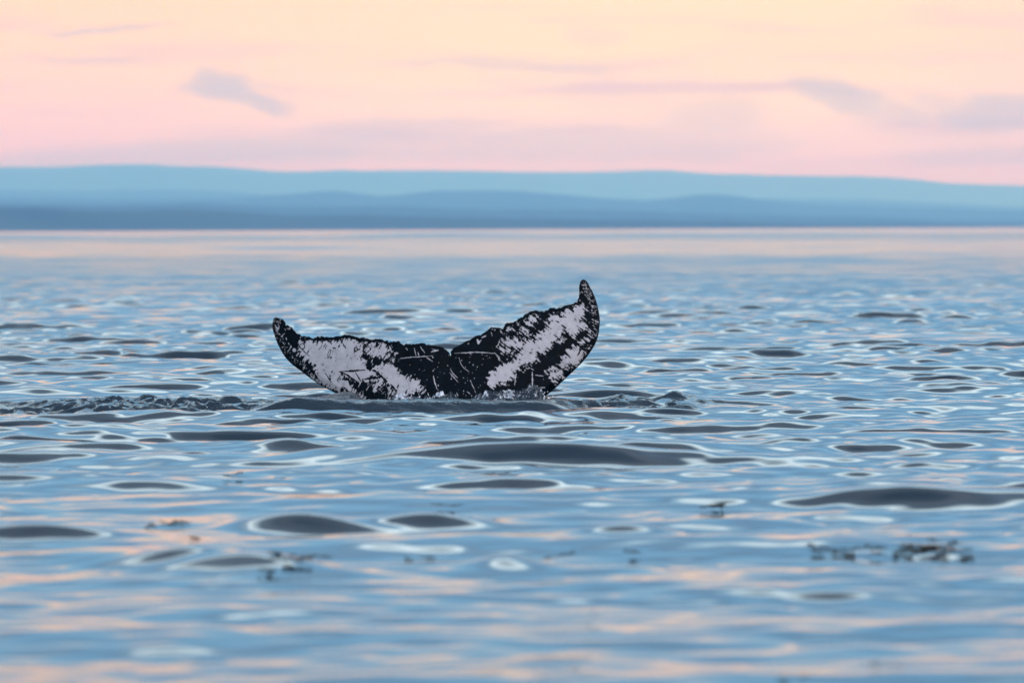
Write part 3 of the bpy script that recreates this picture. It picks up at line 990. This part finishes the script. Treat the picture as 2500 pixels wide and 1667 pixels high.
# ------------------------------------------------------------------ floating seaweed
def frond_mesh(L, wid, seed, bladders):
    r = random.Random(seed)
    bm = bmesh.new()

    def strip(p, ang, L, wid, depth):
        n = 9
        prev = None
        z = 0.0
        for i in range(n + 1):
            t = i / n
            w = wid * (0.6 + 0.6 * math.sin(math.pi * min(t * 1.1, 1))) * (1 - 0.6 * t ** 3)
            nx, ny = -math.sin(ang), math.cos(ang)
            z = 0.012 + 0.03 * math.sin(3.0 * t + seed) * (0.4 + depth * 0.3)
            th = 0.006
            ring_ = [bm.verts.new((p[0] + nx * w, p[1] + ny * w, z)), bm.verts.new((p[0], p[1], z + th)),
                     bm.verts.new((p[0] - nx * w, p[1] - ny * w, z)), bm.verts.new((p[0], p[1], z - th))]
            if prev:
                for k in range(4):
                    bm.faces.new((prev[k], prev[(k + 1) % 4], ring_[(k + 1) % 4], ring_[k]))
            else:
                bm.faces.new(ring_)
            prev = ring_
            if bladders and i in (3, 6):
                ico(bm, (p[0] + nx * w * 1.3, p[1] + ny * w * 1.3, z + 0.012), wid * 0.9, 1, (1.3, 1, 1))
            if depth < 2 and i in (3, 5, 7) and r.random() < 0.75:
                strip(p, ang + r.choice((-1, 1)) * r.uniform(0.4, 0.9), L * r.uniform(0.35, 0.55), wid * 0.8, depth + 1)
            ang += r.uniform(-0.22, 0.22)
            p = (p[0] + math.cos(ang) * L / n, p[1] + math.sin(ang) * L / n)
        bm.faces.new(prev[::-1])
    strip((0, 0), 0.0, L, wid, 0)
    me = bpy.data.meshes.new('frond')
    bmesh.ops.recalc_face_normals(bm, faces=bm.faces)
    for f in bm.faces:
        f.smooth = True
    bm.to_mesh(me)
    bm.free()
    me.materials.append(M_WEED)
    return me


FRONDS = [frond_mesh(0.34, 0.016, s, True) for s in range(5)] + [frond_mesh(0.22, 0.011, 10 + s, False) for s in range(3)]


def seaweed(px0, px1, py, n, label, spread=0.25, scale=1.0, lift=0.0):
    c = pix_sea((px0 + px1) / 2, py)
    half_w = (px1 - px0) / 2 * K * c.y
    root = bpy.data.objects.new('seaweed', None)
    root.location = (c.x, c.y, water_z(c.x, c.y))
    COL.objects.link(root)
    tag(root, label, 'seaweed', 'seaweed floating on the sea')
    r = random.Random(int(px0 * 7 + py))
    for i in range(n):
        o = bpy.data.objects.new('frond', r.choice(FRONDS))
        COL.objects.link(o)
        o.parent = root
        x, y = r.uniform(-1, 1) * half_w * (0.85 if n > 3 else 0.5), r.gauss(0, spread)
        o.location = (x, y, water_z(c.x + x, c.y + y) - root.location.z + 0.005 + lift * r.random())
        o.rotation_euler = (r.uniform(-.15, .15), r.uniform(-0.16, 0.05), r.choice((0, math.pi)) + r.uniform(-0.6, 0.6))
        s = scale * r.uniform(0.6, 1.0)
        o.scale = (s, s, s)
    return root


seaweed(2140, 2350, 1345, 26, 'large dark raft of tangled seaweed at the right of the foreground', .22, .50, .004)
seaweed(2020, 2110, 1352, 6, 'short dark seaweed clump just left of the large raft', .12, .55, .02)
seaweed(2310, 2370, 1372, 3, 'thin faint seaweed strip just below the right end of the large raft', .08, .5)
seaweed(690, 755, 1372, 5, 'dark seaweed clump beside two dark swells in the left foreground', .12, .45, .01)
seaweed(618, 645, 1398, 2, 'small dark tuft of seaweed below the two dark left swells', .05, .4, .02)
seaweed(560, 582, 1168, 3, 'small black seaweed scrap alone on open water left of centre', .06, .45, .03)
seaweed(1708, 1784, 1246, 5, 'thin ragged strand of seaweed with upright ends, right of centre', .06, .45, .03)
seaweed(340, 370, 1288, 2, 'leftmost scrap in the row of three small seaweed scraps at the left', .05, .4)
seaweed(392, 420, 1278, 2, 'middle scrap in the row of three small seaweed scraps at the left', .05, .4)
seaweed(442, 478, 1276, 3, 'rightmost scrap in the row of three small seaweed scraps at the left', .05, .4, .01)
seaweed(1078, 1098, 1242, 2, 'tiny seaweed tuft just above a dark swell near the middle', .04, .38, .02)
seaweed(995, 1040, 1366, 2, 'small low seaweed scrap right of the dark left swells', .05, .45)
seaweed(1342, 1368, 1368, 2, 'small dark seaweed tuft in the centre foreground near the bottom', .05, .42, .02)
seaweed(1560, 1580, 1360, 2, 'small dark seaweed tuft below the oval dark swell', .05, .4, .02)
seaweed(480, 500, 1318, 2, 'small seaweed tuft above the upper of two dark left swells', .05, .4, .02)
seaweed(800, 822, 1370, 2, 'small dark seaweed tuft to the right of the left foreground clump', .05, .42, .02)
seaweed(2155, 2178, 1632, 2, 'blurred seaweed tuft near the bottom edge at the right', .03, .35, .02)
seaweed(1925, 1955, 1662, 2, 'blurred seaweed scrap at the very bottom edge right of centre', .03, .35, .02)
